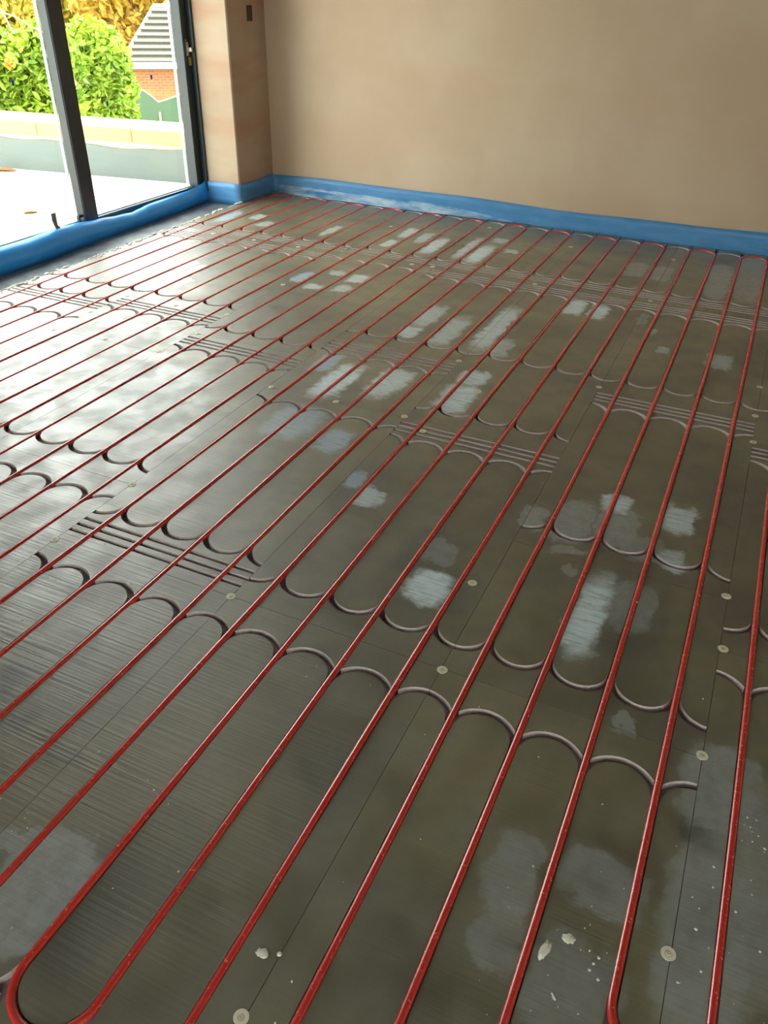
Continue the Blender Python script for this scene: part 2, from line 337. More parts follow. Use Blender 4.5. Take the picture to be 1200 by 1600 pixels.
STREAK_OK = True
def board_mat(name, stains_and_sheen, tint):
    g = G(name); p = g.pos()
    big = g.noise(p, 2.3, 4, .6); mid = g.noise(p, 9, 4, .6)
    ribn = g.noise(g.scl(p, (2.2, 130, 1)), 1.0, 2, .5)
    c = g.mix(g.ramp(big, .32, .70), srgb(*[v*.80 for v in tint]), srgb(*[min(255, v*1.13) for v in tint]))
    c = g.mix(g.math('MULTIPLY', g.ramp(mid, .45, .85), .3), c, srgb(50, 48, 42))
    rough = g.ramp(mid, .3, .7, BR[0], BR[1])
    speck = g.ramp(g.noise(p, 210, 1, .4), .76, .80)
    if stains_and_sheen:
        wob = g.n('ShaderNodeTexNoise', {'Vector': p, 'Scale': 17.0, 'Detail': 4.0, 'Roughness': .62}).outputs['Color']
        wob = g.n('ShaderNodeVectorMath', {0: wob, 1: (.5, .5, .5)}, operation='SUBTRACT').outputs[0]
        wob = g.n('ShaderNodeVectorMath', {0: wob, 1: (.085, .13, 0), 2: p}, operation='MULTIPLY_ADD').outputs[0]
        str_ = g.noise(g.scl(p, (9, 150, 1)), 1.0, 3, .6)
        st2 = g.noise(p, 28, 5, .7)
        acc = {}
        for (x, y, a, b, k, s) in stains_and_sheen:
            q = g.n('ShaderNodeVectorMath', {0: wob, 1: (1/a, 1/b, 0), 2: (-x/a, -y/b, 0)}, operation='MULTIPLY_ADD').outputs[0]
            q = g.n('ShaderNodeVectorMath', {0: q, 1: q}, operation='MULTIPLY').outputs[0]
            d = g.n('ShaderNodeVectorMath', {0: q}, operation='LENGTH').outputs['Value']
            mk = g.ramp(d, .3 if k in 'dbw' else .7, 1.2, min(1.0, s*(1.25 if k in 'bw' else 1.0)), 0.0)
            acc[k] = mk if k not in acc else g.math('MAXIMUM', acc[k], mk)
        if 'd' in acc: c = g.mix(acc['d'], c, srgb(36, 39, 44))
        if 'g' in acc:
            m_ = g.math('MULTIPLY', acc['g'], g.ramp(st2, .3, .65, .5, 1.0))
            c = g.mix(m_, c, srgb(166, 172, 170)); rough = g.math('MAXIMUM', rough, g.math('MULTIPLY', acc['g'], .6))
            c = g.mix(g.math('MULTIPLY', acc['g'], speck), c, srgb(215, 216, 205))
        if 'b' in acc:
            m_ = g.math('MULTIPLY', acc['b'], g.ramp(g.math('ADD', str_, g.math('MULTIPLY', st2, .5)), .5, .9, .4, 1.0))
            c = g.mix(m_, c, srgb(166, 196, 218))
        if 'w' in acc:
            m_ = g.math('MULTIPLY', acc['w'], g.ramp(g.math('ADD', str_, g.math('MULTIPLY', st2, .5)), .45, .85, .35, 1.0))
            c = g.mix(m_, c, srgb(224, 244, 248)); rough = g.math('MAXIMUM', rough, g.math('MULTIPLY', acc['w'], .6))
    h = g.math('ADD', g.math('MULTIPLY', ribn, RIB), g.math('MULTIPLY', g.noise(p, 7, 3, .5), 1.6))
    return g.set(Base_Color=c, Roughness=rough, Specular_IOR_Level=BSPEC, IOR=BIOR, Normal=g.bump(h, .22, .004))
def lit_wall_core():
    g = G('lit_groove_wall'); p = g.pos(); nz = g.noise(p, 90, 3)  # lighter copy of the board core, window light put into its colour
    return g.set(Base_Color=g.mix(nz, srgb(186, 172, 168), srgb(226, 216, 212)), Roughness=.6)
GWALL = lit_wall_core()
def core_mat():
    g = G('grooved_board_core'); p = g.pos(); nz = g.noise(p, 90, 3)
    return g.set(Base_Color=g.mix(nz, srgb(120, 100, 102), srgb(165, 148, 148)), Roughness=.6)
CORE = core_mat()
CUT = {'G': 'first column, along the window', 'F': 'second column from the window', 'D': 'third column from the window',
       'C': 'fourth column from the window', 'A': 'fifth column from the window', 'B': 'sixth column from the window', 'E': 'rightmost column'}
meshes = {}
GAPB = .0012
for c in COLS:
    n = len(LAY[c])
    for r, (y0, y1, a, b) in enumerate(LAY[c]):
        W = .6-GAPB; L = y1-y0-GAPB
        ex = ()
        if c == 'B' and r == 0: ex = (ring(.6, .735-y0, -1),)
        if c == 'E' and r == 1: ex = (ring(0, .735-y0, -1),)
        key = (round(L, 4), a, b, bool(ex) and c)
        if key not in meshes: meshes[key] = board_mesh(W, L, a, b, ex)
        me = meshes[key]
        o = bpy.data.objects.new('heating_board', me); COL.objects.link(o)
        o.location = (LEFT[c]+GAPB/2, y0+GAPB/2, 0)
        x0, x1 = LEFT[c], LEFT[c]+.6
        st = [s for s in STAINS_AND_SHEEN if x0-s[2]*1.5 < s[0] < x1+s[2]*1.5 and y0-s[3]*1.5 < s[1] < y1+s[3]*1.5]
        rnd = random.Random(hash((LEFT[c], y0)) & 0xffff if False else int(abs(LEFT[c])*1000+y0*77))
        k_ = rnd.uniform(.92, 1.08)
        bm_ = board_mat('board_face', st, tuple(v*k_ for v in TINT))
        if not me.materials: me.materials.append(bm_); me.materials.append(CORE); me.materials.append(GWALL)
        o.material_slots[0].link = 'OBJECT'; o.material_slots[0].material = bm_
        rk = n-1-r
        row = ('against the blue edged back wall', 'second from the back wall', 'third from the back wall', 'fourth from the back wall', 'fifth from the back wall', 'nearest the camera')[rk if r else 5]
        short = 'short ' if y1-y0 < .8 else ''
        tag(o, '%sgrey grooved heating board, %s, %s' % (short, CUT[c], row), 'board', 'grooved heating boards on the floor')

# ------------------------------------------------------------------ red pipes
def pipe_mat():
    g = G('red_plastic_pipe'); p = g.pos()
    dust = g.ramp(g.noise(p, 120, 3, .7), .62, .74)
    big = g.noise(p, 4, 2)
    c = g.mix(big, srgb(212, 44, 38), srgb(224, 64, 56))
    c = g.mix(g.math('MULTIPLY', dust, .35), c, srgb(230, 190, 180))
    return g.set(Base_Color=c, Roughness=g.ramp(dust, 0, 1, .27, .5), Specular_IOR_Level=.9, IOR=1.75)
PIPE = pipe_mat()
YF, YNR = 5.292, .37
rp = random.Random(3)
def run_path(ks, near_center, ends):
    """serpentine through the runs ks (descending k = to the right); first run starts at its near end and goes away"""
    pts = []; PR = .0078; z = -.0035
    wob = {k: (rp.uniform(0, 6.28), rp.uniform(.0006, .0016)) for k in ks}
    def X(k, y): return -.15*k + wob[k][1]*math.sin(y*3.1+wob[k][0])
    far_dir = True
    for i, k in enumerate(ks):
        ya = ends[0] if i == 0 else near_center(k, ks[i-1 if far_dir else min(i+1, len(ks)-1)])
        if i == 0: ya = ends[0]
        elif far_dir: ya = near_center(ks[i-1], k)
        else: ya = near_center(k, ks[i+1]) if i+1 < len(ks) else ends[1]
        seg = [ya+(YF-ya)*t/48 for t in range(49)]
        if not far_dir: seg = seg[::-1]
        pts += [(X(k, y), y, z+.0012*math.sin(y*5+k*1.7)) for y in seg]
        if i+1 < len(ks):
            k2 = ks[i+1]; cy = YF if far_dir else near_center(k, k2)
            xa, xb = X(k, cy), X(k2, cy); xm = (xa+xb)/2; rr = (xb-xa)/2
            sg = 1 if far_dir else -1
            for t in range(1, 14):
                a = PI*t/14; pts.append((xm-rr*math.cos(a), cy+sg*abs(rr)*math.sin(a), z+.0015*math.sin(a)))
        far_dir = not far_dir
    return pts, PR
def nc(k, k2): return .735 if (k, k2) == (1, 0) else YNR
for ks, lab in ((list(range(24, 16, -1)), 'red heating pipe looping through the two board columns nearest the window'),
                (list(range(16, 8, -1)), 'red heating pipe looping through the third and fourth board columns from the window'),
                (list(range(8, -4, -1)), 'red heating pipe with its loop end in the bottom left foreground and rightmost runs')):
    pts, R = run_path(ks, nc, (.16, .16))
    pts = [p for p in pts if not (p[0] < -3.0 and False)]
    o = MB().tube(pts, R, 14).build('heating_pipe', PIPE, None, True)
    tag(o, lab, 'pipe', 'red heating pipes laid in the boards')

# ------------------------------------------------------------------ fixing washers with screws
WASH = simple('cream_washer', srgb(232, 226, 200), .45, .0)
SCREW = simple('screw_steel', srgb(214, 206, 178), .4, .1)
def seam_name(k):
    names = ['on left edge', 'on seam between first and second columns', 'on seam between second and third columns', 'on seam between third and fourth columns',
             'on seam between fourth and fifth columns', 'on seam between fifth and sixth columns', 'on seam beside rightmost board column']
    i = round((24.5-k)/4.0)
    if abs((24.5-k)/4.0-i) < .13: return i, names[max(0, min(6, i))]
    i = int((24.5-k)//4)
    return 10+i, 'in the middle of the %s column' % ['first', 'second', 'third', 'fourth', 'fifth', 'sixth', 'rightmost'][max(0, min(6, i))]
ORD = ['nearest the back wall', 'second from the back wall', 'third from the back wall', 'fourth from the back wall', 'fifth from the back wall', 'sixth from the back wall', 'seventh from the back wall', 'eighth from the back wall', 'ninth from the back wall']
byseam = {}
for (x, y) in WASHERS: byseam.setdefault(seam_name(-x/.15), []).append((y, x))
proto = None
for (i, nm), lst in sorted(byseam.items()):
    lst.sort(reverse=True)
    for j, (y, x) in enumerate(lst):
        lab = 'pale washer %s, %s' % (nm, ORD[j] if len(lst) > 1 else 'alone there')
        k = -x/.15; near = abs(k-round(k))                  # keep clear of the pipes
        if near < .16: x = -.15*(round(k) + (.2 if k > round(k) else -.2))
        if proto is None:
            proto = obj('fixing_washer', *(lambda mb: (mb.v, mb.f))(MB().lathe([(.0122, 0), (.0130, .0007), (.0126, .0014), (.0064, .0017), (.0054, .0009)], (0, 0, 0), 22)), WASH)
            sc_ = MB().lathe([(.0050, .0008), (.0050, .0019), (.0036, .0024), (.0016, .0022), (.0011, .0012)], (0, 0, 0), 14).build('screw', SCREW, proto)
            w_ = proto; ch = [sc_]
        else:
            w_ = proto.copy(); COL.objects.link(w_); s2 = sc_.copy(); COL.objects.link(s2); s2.parent = w_
        w_.location = (x, y, .0001); w_.rotation_euler = (0, 0, rp.uniform(0, 6))
        tag(w_, lab, 'washer', 'fixing washers on the boards')

# ------------------------------------------------------------------ blue edge insulation
def blue_mat(name, a, b, rough):
    g = G(name); p = g.pos(); nz = g.noise(g.scl(p, (3, 3, 14)), 1.6, 4, .6)
    return g.set(Base_Color=g.mix(g.ramp(nz, .3, .7), srgb(*a), srgb(*b)), Roughness=rough,
                 Normal=g.bump(g.noise(p, 12, 3), .25, .006))
BLUE = blue_mat('blue_edge_foam', (74, 138, 190), (90, 152, 204), .42)
FILM = blue_mat('blue_film_painted_glints', (70, 136, 190), (190, 214, 228), .12)  # pale streaks paint glints into the film's colour
def strip(path, name, label, h=lambda s: .13, thick=.007, z0=-.015, lean=.0, skirt=None):
    """vertical foam strip along a floor path (interior side on the right of travel)"""
    P = [Vector((x, y, 0)) for x, y in path]; pts = []
    for a, b in zip(P, P[1:]):
        n = max(2, int((b-a).length/.05))
        pts += [a.lerp(b, t/n) for t in range(n)]
    pts.append(P[-1]); V = []; F = []; s = 0
    for i, p in enumerate(pts):
        d = (pts[min(i+1, len(pts)-1)]-pts[max(i-1, 0)]).normalized(); nr = Vector((d.y, -d.x, 0))
        if i: s += (p-pts[i-1]).length
        H = h(s); row = []
        for f in (0, .25, .5, .75, 1):
            off = .0025*math.sin(s*7+f*4)+.002*math.sin(s*17+f*9)+.003
            row.append(p+nr*(off+lean*f)+Vector((0, 0, z0+(H-z0)*f)))
        for f in (1, .75, .5, .25, 0):
            row.append(p+nr*(.003+.0025*math.sin(s*7+f*4)+.002*math.sin(s*17+f*9)+lean*f+thick)+Vector((0, 0, z0+(H-z0)*f)))
        V += row
    for i in range(len(pts)-1):
        for j in range(10):
            k = (j+1) % 10; F.append((i*10+j, i*10+k, (i+1)*10+k, (i+1)*10+j))
    F.append(tuple(range(10))); F.append(tuple((len(pts)-1)*10+j for j in range(10))[::-1])
    o = obj(name, V, F, BLUE, None, True)
    return tag(o, label, 'edge strip')
def hback(s):
    X = XN+s
    return .122+.006*math.sin(X*2.1+1)+.004*math.sin(X*5.3)+(.012 if X > -.6 else 0)*min(1, (X+.6)*3 if X > -.6 else 0)
b1 = strip([(XN+.014, YB-.006), (2.58, YB-.006)], 'blue_edge_strip', 'long blue foam edge strip along the foot of the back wall', hback)
# loose film skirt at the foot of the strip near the corner
V = []; F = []; nx = 70
for i in range(nx+1):
    x = -3.62+i*(2.05/nx)
    for j in range(7):
        f = j/6
        tp_ = min(1, (nx-i)/26); y = YB-.012-.055*f*tp_-.006*math.sin(x*9+j)*f; z = .055*tp_*(1-f)**1.6+.004+.006*abs(math.sin(x*3.2+j*1.3+2*math.sin(x*5)))*(1-abs(2*f-1))
        V.append((x, y, z))
for i in range(nx):
    for j in range(6): F.append((i*7+j, i*7+j+1, (i+1)*7+j+1, (i+1)*7+j))
sk = obj('film_skirt', V, F, FILM, b1, True); sk['label'] = 'shiny creased blue film skirt'
md = sk.modifiers.new('thickness', 'SOLIDIFY'); md.thickness = .0006
strip([(-3.985, YN-.0015), (XN+.0015, YN-.0015), (XN+.0015, YB-.02)], 'blue_edge_strip', 'blue foam edge strip wrapping the plastered corner beside the window',
      lambda s: .121+.004*math.sin(s*9), z0=ZF+.001)
# rolled strip slumped along the window sill
RIM = [(2.3,.10),(3.09,.106),(3.27,.104),(3.36,.109),(3.5,.114),(3.62,.108),(3.84,.09),(4.04,.074),(4.16,.066),(4.24,.074),(4.34,.084),(4.52,.085),(4.74,.088),(4.93,.10),(4.985,.112)]
def rim(y):
    if y <= RIM[0][0]: return .10+.008*math.sin(y*3.3)
    for (a, za), (b, zb) in zip(RIM, RIM[1:]):
        if y <= b:
            t = (y-a)/(b-a); t = t*t*(3-2*t); return za+(zb-za)*t
    return RIM[-1][1]
V = []; F = []; ny = 150; ya, yb = 2.26, 4.985
PROF = [(-3.974, 0, .0), (-3.966, 1.0, -.004), (-3.950, 1.0, .003), (-3.930, .93, 0), (-3.915, .76, 0), (-3.908, .55, 0), (-3.912, .32, 0), (-3.925, .12, 0), (-3.935, 0, -.02)]
def prof(y):
    h = rim(y); bl = .012*math.sin(y*2.3+.5)+.006*math.sin(y*6.1)
    tp = min(1, max(0, (4.985-y)/.25)); out = []
    for i, (x, f, dz) in enumerate(PROF):
        if i == 0: x_, z_ = x, h*.55
        else: x_, z_ = x, h*f+dz
        out.append((-3.975+(x_+3.975+(bl if i > 2 else 0))*(.35+.65*tp), z_))
    return out
n0 = len(PROF)
for i in range(ny+1):
    y = ya+(yb-ya)*i/ny
    for x, z in prof(y): V.append((x, y, z))
for i in range(ny):
    for j in range(n0-1): F.append((i*n0+j, (i+1)*n0+j, (i+1)*n0+j+1, i*n0+j+1))
BLUE2 = blue_mat('skylit_blue_edge_foam', (44, 152, 238), (58, 164, 246), .4)  # brighter copy of the blue foam, skylight put into its colour
ws = tag(obj('blue_edge_strip', V, F, BLUE2, None, True), 'bright blue foam edge strip slumped along the glass door sill', 'edge strip')
md = ws.modifiers.new('thickness', 'SOLIDIFY'); md.thickness = .006; md.offset = -1
# torn tape tab standing on the rolled strip
TAPE = simple('grey_tape', srgb(120, 122, 112), .6)
tp = [(-3.925, .015), (-3.903, .05), (-3.905, .075), (-3.925, .104), (-3.945, .118), (-3.957, .135), (-3.960, .165), (-3.957, .205)]
V = []; F = []
for i, (x, z) in enumerate(tp):
    f = i/7; wv = .017+.003*math.sin(i*2.2); yc = 3.515-.012*f
    V += [(x+.006, yc-wv, z+.002), (x+.006, yc+wv, z-.003*(i == 7)), (x+.0048, yc+wv, z), (x+.0048, yc-wv, z)]
for i in range(7):
    for j in range(4):
        k = (j+1) % 4; F.append((i*4+j, i*4+k, (i+1)*4+k, (i+1)*4+j))
F += [(3, 2, 1, 0), (28, 29, 30, 31)]
tag(obj('tape_tab', V, F, TAPE, None, True), 'torn grey tape tab sticking up over the blue strip by the glass', 'tape')

# ------------------------------------------------------------------ plaster crumbs and lumps
CRUMB = simple('pale_plaster_crumbs', srgb(232, 228, 214), .8, 0, .2, 80)
LUMP = simple('dried_plaster', srgb(236, 232, 214), .8, 0, .1, 60)
def blob(mb, c, r, seed, sq=.5, sub=1):
    rnd = random.Random(seed); t = (1+5**.5)/2
    base = [Vector(v).normalized() for v in ((-1,t,0),(1,t,0),(-1,-t,0),(1,-t,0),(0,-1,t),(0,1,t),(0,-1,-t),(0,1,-t),(t,0,-1),(t,0,1),(-t,0,-1),(-t,0,1))]
    fs = [(0,11,5),(0,5,1),(0,1,7),(0,7,10),(0,10,11),(1,5,9),(5,11,4),(11,10,2),(10,7,6),(7,1,8),(3,9,4),(3,4,2),(3,2,6),(3,6,8),(3,8,9),(4,9,5),(2,4,11),(6,2,10),(8,6,7),(9,8,1)]
    for _ in range(sub):
        cache = {}; nf = []
        def mid(a, b):
            k = (min(a, b), max(a, b))
            if k not in cache: base.append(((base[a]+base[b])/2).normalized()); cache[k] = len(base)-1
            return cache[k]
        for a, b, d in fs:
            x, y, z = mid(a, b), mid(b, d), mid(d, a); nf += [(a, x, z), (b, y, x), (d, z, y), (x, y, z)]
        fs = nf
    n = len(mb.v); rx, ry, rz = (r if isinstance(r, tuple) else (r, r, r*sq))
    for b in base:
        k = rnd.uniform(.75, 1.2); mb.v.append((c[0]+b.x*rx*k, c[1]+b.y*ry*k, c[2]+b.z*rz*k))
    mb.f += [tuple(n+i for i in f) for f in fs]
mb = MB(); rd = random.Random(11)
for i in range(1100):                                           # crumbly edge where the boards stop
    y = rd.uniform(1.2, 5.0); x = -3.695+rd.gauss(0, .017)
    r = rd.choice((.004, .005, .007, .011)); blob(mb, (x, y, ZF+r*.4 if x < -3.68 else r*.3), (r, r*rd.choice((1, 1.6, 2.6)), r*.6), i, .5, 0)
tag(mb.build('plaster_crumbs', CRUMB), 'line of pale plaster crumbs where the boards stop beside the window', 'crumbs', kind='stuff')
mb = MB()
for i in range(150):                                           # flecks scattered on the boards
    x = rd.uniform(-1.9, .1); y = rd.choice((rd.uniform(.4, 1.3), rd.uniform(.4, 5.2)))
    if abs((x/.15)-round(x/.15)) < .14: continue
    r = rd.choice((.0012, .0018, .0025)); blob(mb, (x, y, r*.3), r, i+900, .5, 0)
for (x0, x1, y0, y1, n) in ((-.06, .14, .45, 1.2, 60), (-.27, -.17, .55, .95, 22), (-1.34, -1.22, .35, .6, 25)):
    for i in range(n):
        x = rd.uniform(x0, x1); y = rd.uniform(y0, y1)
        if abs((x/.15)-round(x/.15)) < .10: continue
        r = rd.choice((.0015, .002, .003)); blob(mb, (x, y, r*.3), r, i+2900, .5, 0)
tag(mb.build('plaster_flecks', CRUMB), 'tiny white plaster flecks scattered over the grey boards', 'flecks', kind='stuff')
for (x, y, rx, ry, a, lab) in ((-.272, .763, .0075, .019, -.25, 'long pale plaster splat on the board between two pipes in the foreground'),
                               (-.240, .800, .0115, .009, .2, 'shorter pale plaster splat just behind the long one in the foreground'),
                               (-.239, .696, .003, .0065, .7, 'small white plaster chip in front of the two foreground splats'),
                               (-.703, .551, .0115, .008, .1, 'grey white plaster dab on the board near the bottom edge'),
                               (-.676, .562, .0045, .004, 0, 'tiny round plaster dab right of the grey white dab'),
                               (-.297, 1.761, .007, .004, .3, 'white chip lying beside the bright smeared patch on the right')):
    mb = MB(); blob(mb, (0, 0, 0), (rx, ry, .0016), int(x*-1000)+5, 1, 2)
    o = mb.build('plaster_chip' if 'chip' in lab else 'plaster_splat', LUMP, None, True); o.location = (x, y, .0012); o.rotation_euler = (0, 0, a)
    tag(o, lab, 'plaster')

# ------------------------------------------------------------------ terrace outside
def paving():
    g = G('pale_paving'); p = g.pos()
    br = g.n('ShaderNodeTexBrick', {'Vector': p, 'Scale': 1.0, 'Mortar Size': .006, 'Brick Width': .9, 'Row Height': .6})
    br.inputs['Color1'].default_value = srgb(222, 216, 204); br.inputs['Color2'].default_value = srgb(228, 224, 214); br.inputs['Mortar'].default_value = srgb(200, 194, 182)
    nz = g.noise(p, 5, 4)
    return g.set(Base_Color=g.mix(g.math('MULTIPLY', nz, .3), br.outputs[0], srgb(205, 198, 184)), Roughness=.6)
tr = struct(MB().box((-14, -6, -.4), (-4.09, 5.95, -.10)).build('floor_terrace', paving()))
sill = struct(MB().bbox((-4.30, WY, -.10), (-4.09, YN, -.03), .004).build('trim_1', FRAME))
# low wall with coping; its face runs slightly askew
ANG = math.atan(.1685)
par = empty('parapet_wall', (-4.69, 5.69, -.10), 'low terrace wall with cream stone coping and grey sheeted face', 'wall')
par.rotation_euler = (0, 0, ANG)
STONE = simple('cream_coping_stone', srgb(178, 154, 104), .75, 0, .05, 8)
SHEET = simple('grey_membrane', srgb(96, 108, 104), .6, 0, .08, 3)
RENDERM = simple('cream_render', srgb(214, 200, 166), .8)
MB().box((-7, .03, -.3), (.2, .38, .285)).build('masonry', RENDERM, par)
# membrane with a wavy upper edge
V = []; F = []; n = 80
for i in range(n+1):
    x = -7+7.15*i/n; z = .252+.012*math.sin(x*2.1)+.008*math.sin(x*5.3+1)+.004*math.sin(x*13)
    V += [(x, .012, -.02), (x, .010, z), (x, .03, z), (x, .03, -.02)]
for i in range(n):
    for j in range(4):
        k = (j+1) % 4; F.append((i*4+j, i*4+k, (i+1)*4+k, (i+1)*4+j))
F += [(3, 2, 1, 0), (n*4, n*4+1, n*4+2, n*4+3)]
obj('membrane', V, F, SHEET, par)
xs = [.2, -.45, -1.35, -2.25, -3.15, -4.05, -4.95, -5.85, -6.75]
for a, b in zip(xs, xs[1:]):
    MB().bbox((b+.002, .0, .285), (a-.002, .44, .395), .008).build('coping_stone', STONE, par)
LEAFB = simple('dead_leaf', srgb(150, 96, 50), .7)
def flat_leaf(c, r, rot, cup):
    V = []; n = 10
    for i in range(n):
        t = 2*PI*i/n; x = r*math.cos(t); y = .5*r*math.sin(t)*(1-.3*math.cos(t)); V.append((x, y, cup*(abs(y)/r)))
    V.append((0, 0, .001)); F = [(i, (i+1) % n, n) for i in range(n)]
    o = obj('dead_leaf', V, F, LEAFB); o.location = c; o.rotation_euler = (0, 0, rot)
    md = o.modifiers.new('thickness', 'SOLIDIFY'); md.thickness = .002
    return o
tag(flat_leaf((-6.33, 5.32, -.098), .10, .4, .03), 'brown dead leaf on the terrace at the foot of the low wall', 'leaf')
tag(flat_leaf((-5.05, 4.34, -.098), .05, .9, .03), 'orange brown dead leaf on the white terrace near the glass', 'leaf')

# ------------------------------------------------------------------ garden
struct(MB().box((-60, 6.2, -4.2), (10, 70, -3.6)).build('ground', simple('garden_grass', srgb(120, 140, 60), .9, 0, .3, 2)))
def leaf_mat(name, a, b, c_):
    g = G(name); p = g.pos(); n1 = g.noise(p, 3.0, 3); n2 = g.noise(p, 25, 2)
    c = g.mix(g.ramp(n1, .35, .65), srgb(*a), srgb(*b)); c = g.mix(g.ramp(n2, .5, .75), c, srgb(*c_))
    g.set(Base_Color=c, Roughness=.45)
    tr_ = g.n('ShaderNodeBsdfTranslucent', {0: c}); mx = g.n('ShaderNodeMixShader', {0: .3, 1: g.b.outputs[0], 2: tr_.outputs[0]})
    g.L.new(mx.outputs[0], g.N['Material Output'].inputs[0]); return g.m
LAUREL = leaf_mat('laurel_leaf', (104, 140, 34), (154, 182, 54), (206, 214, 98))
GOLD = leaf_mat('autumn_leaf', (190, 150, 50), (214, 180, 76), (170, 150, 56))
GOLD2 = leaf_mat('olive_autumn_leaf', (176, 160, 60), (206, 186, 84), (150, 110, 50))
ORANGE = leaf_mat('orange_leaf', (226, 120, 30), (236, 150, 50), (220, 100, 30))
BARK = simple('bark', srgb(110, 84, 56), .9, 0, .3, 20)
BRANCHP = simple('pale_stem', srgb(206, 190, 150), .8)
def leaves(blobs, n, size, seed):
    rnd = random.Random(seed); V = []; F = []
    wsum = sum(b[3]*b[4]*b[5] for b in blobs)
    for bx, by, bz, rx, ry, rz in blobs:
        k = int(n*rx*ry*rz/wsum)
        for _ in range(k):
            d = Vector((rnd.gauss(0, 1), rnd.gauss(0, 1), rnd.gauss(0, 1))).normalized(); q = rnd.uniform(.72, 1.03)
            c = Vector((bx+d.x*rx*q, by+d.y*ry*q, bz+d.z*rz*q))
            ax = (d*.5+Vector((rnd.gauss(0, 1), rnd.gauss(0, 1), rnd.gauss(0, .8)-.2))).normalized()
            sd = ax.cross(Vector((rnd.gauss(0, 1), rnd.gauss(0, 1), rnd.gauss(0, 1)))).normalized()
            l = size*rnd.uniform(.7, 1.3); wd = l*.22; nr = ax.cross(sd)
            i = len(V)
            V += [c-ax*l*.5, c+sd*wd-ax*l*.1+nr*wd*.3, c+sd*wd*.8+ax*l*.2+nr*wd*.3, c+ax*l*.5, c-sd*wd*.8+ax*l*.2+nr*wd*.3, c-sd*wd-ax*l*.1+nr*wd*.3, c+ax*l*.1]
            F += [(i, i+1, i+6), (i+1, i+2, i+6), (i+2, i+3, i+6), (i+3, i+4, i+6), (i+4, i+5, i+6), (i+5, i, i+6)]
    return V, F
def plant(name, base, top_blobs, n, size, seed, mat, label, cat, stems, group=None):
    o = empty(name, base, label, cat, group); B = Vector(base)
    V, F = leaves([(b[0]-B.x, b[1]-B.y, b[2]-B.z, b[3], b[4], b[5]) for b in top_blobs], n, size, seed)
    obj('foliage', V, F, mat, o)
    mb = MB(); rnd = random.Random(seed+1)
    for s in range(stems):
        b = rnd.choice(top_blobs); tgt = Vector((b[0]+rnd.uniform(-.6, .6)*b[3], b[1]+rnd.uniform(-.6, .6)*b[4], b[2]+rnd.uniform(0, .6)*b[5]))-B
        st = Vector((rnd.uniform(-.15, .15), rnd.uniform(-.15, .15), 0)); ln = tgt.length
        path = [st.lerp(tgt, t/6)+Vector((math.sin(t+s), math.cos(t*1.3+s), 0))*.04*ln/3*(t/6) for t in range(7)]
        mb.tube(path, [.022*ln/3*(1.15-t/6) for t in range(7)], 7)
    mb.build('stem', BARK, o)
    return o
LAUREL_R = [(-7.79, 8.28, 0.5, 0.38, 0.38, 0.38), (-7.98, 8.11, 0.38, 0.41, 0.41, 0.41), (-7.69, 8.37, 0.19, 0.28, 0.28, 0.28), (-7.86, 8.22, 0.04, 0.39, 0.39, 0.39), (-7.64, 8.42, -0.05, 0.19, 0.19, 0.19), (-8.08, 8.01, -0.02, 0.38, 0.38, 0.38), (-7.85, 8.22, 0.71, 0.22, 0.22, 0.22)]
LAUREL_L = [(-7.54, 6.84, 0.49, 0.38, 0.38, 0.38), (-7.34, 7.05, 0.55, 0.36, 0.36, 0.36), (-7.63, 6.75, 0.2, 0.37, 0.37, 0.37), (-7.37, 7.02, 0.19, 0.34, 0.34, 0.34), (-7.83, 6.52, 0.44, 0.45, 0.45, 0.45), (-7.38, 7.01, 0.75, 0.2, 0.2, 0.2)]
GOLD_A = [(-24.41, 29.34, 0.72, 1.49, 1.04, 1.49), (-23.24, 30.25, 0.95, 1.5, 1.05, 1.5), (-25.62, 28.29, 0.39, 1.23, 0.86, 1.23), (-24.16, 29.54, -0.44, 1.27, 0.89, 1.27), (-25.29, 28.58, -0.56, 1.01, 0.71, 1.01), (-22.4, 30.88, 0.44, 1.52, 1.06, 1.52), (-24.92, 28.9, -1.33, 1.28, 0.9, 1.28), (-25.87, 28.07, -1.55, 1.27, 0.89, 1.27), (-24.27, 29.44, 2.63, 1.68, 1.18, 1.68), (-22.79, 30.6, 2.68, 1.7, 1.19, 1.7), (-23.56, 30.01, 4.17, 1.41, 0.98, 1.41)]
GOLD_B = [(-29.11, 30.51, 0.49, 1.62, 1.13, 1.62), (-28.8, 30.81, -0.65, 1.24, 0.87, 1.24), (-29.91, 29.74, 0.59, 1.6, 1.12, 1.6), (-29.4, 30.24, -0.89, 1.24, 0.87, 1.24), (-29.6, 30.04, 2.64, 1.81, 1.26, 1.81), (-28.53, 31.05, 2.69, 1.57, 1.1, 1.57), (-28.86, 30.74, 4.11, 1.27, 0.89, 1.27)]
GOLD_C = [(-25.15, 23.15, 0.36, 1.18, 0.82, 1.18), (-24.7, 23.63, -0.28, 0.98, 0.69, 0.98), (-25.82, 22.41, 0.26, 1.48, 1.04, 1.48), (-25.07, 23.24, -0.84, 0.99, 0.69, 0.99), (-25.28, 23.01, 2.01, 1.65, 1.15, 1.65), (-24.51, 23.82, 1.87, 1.26, 0.88, 1.26)]

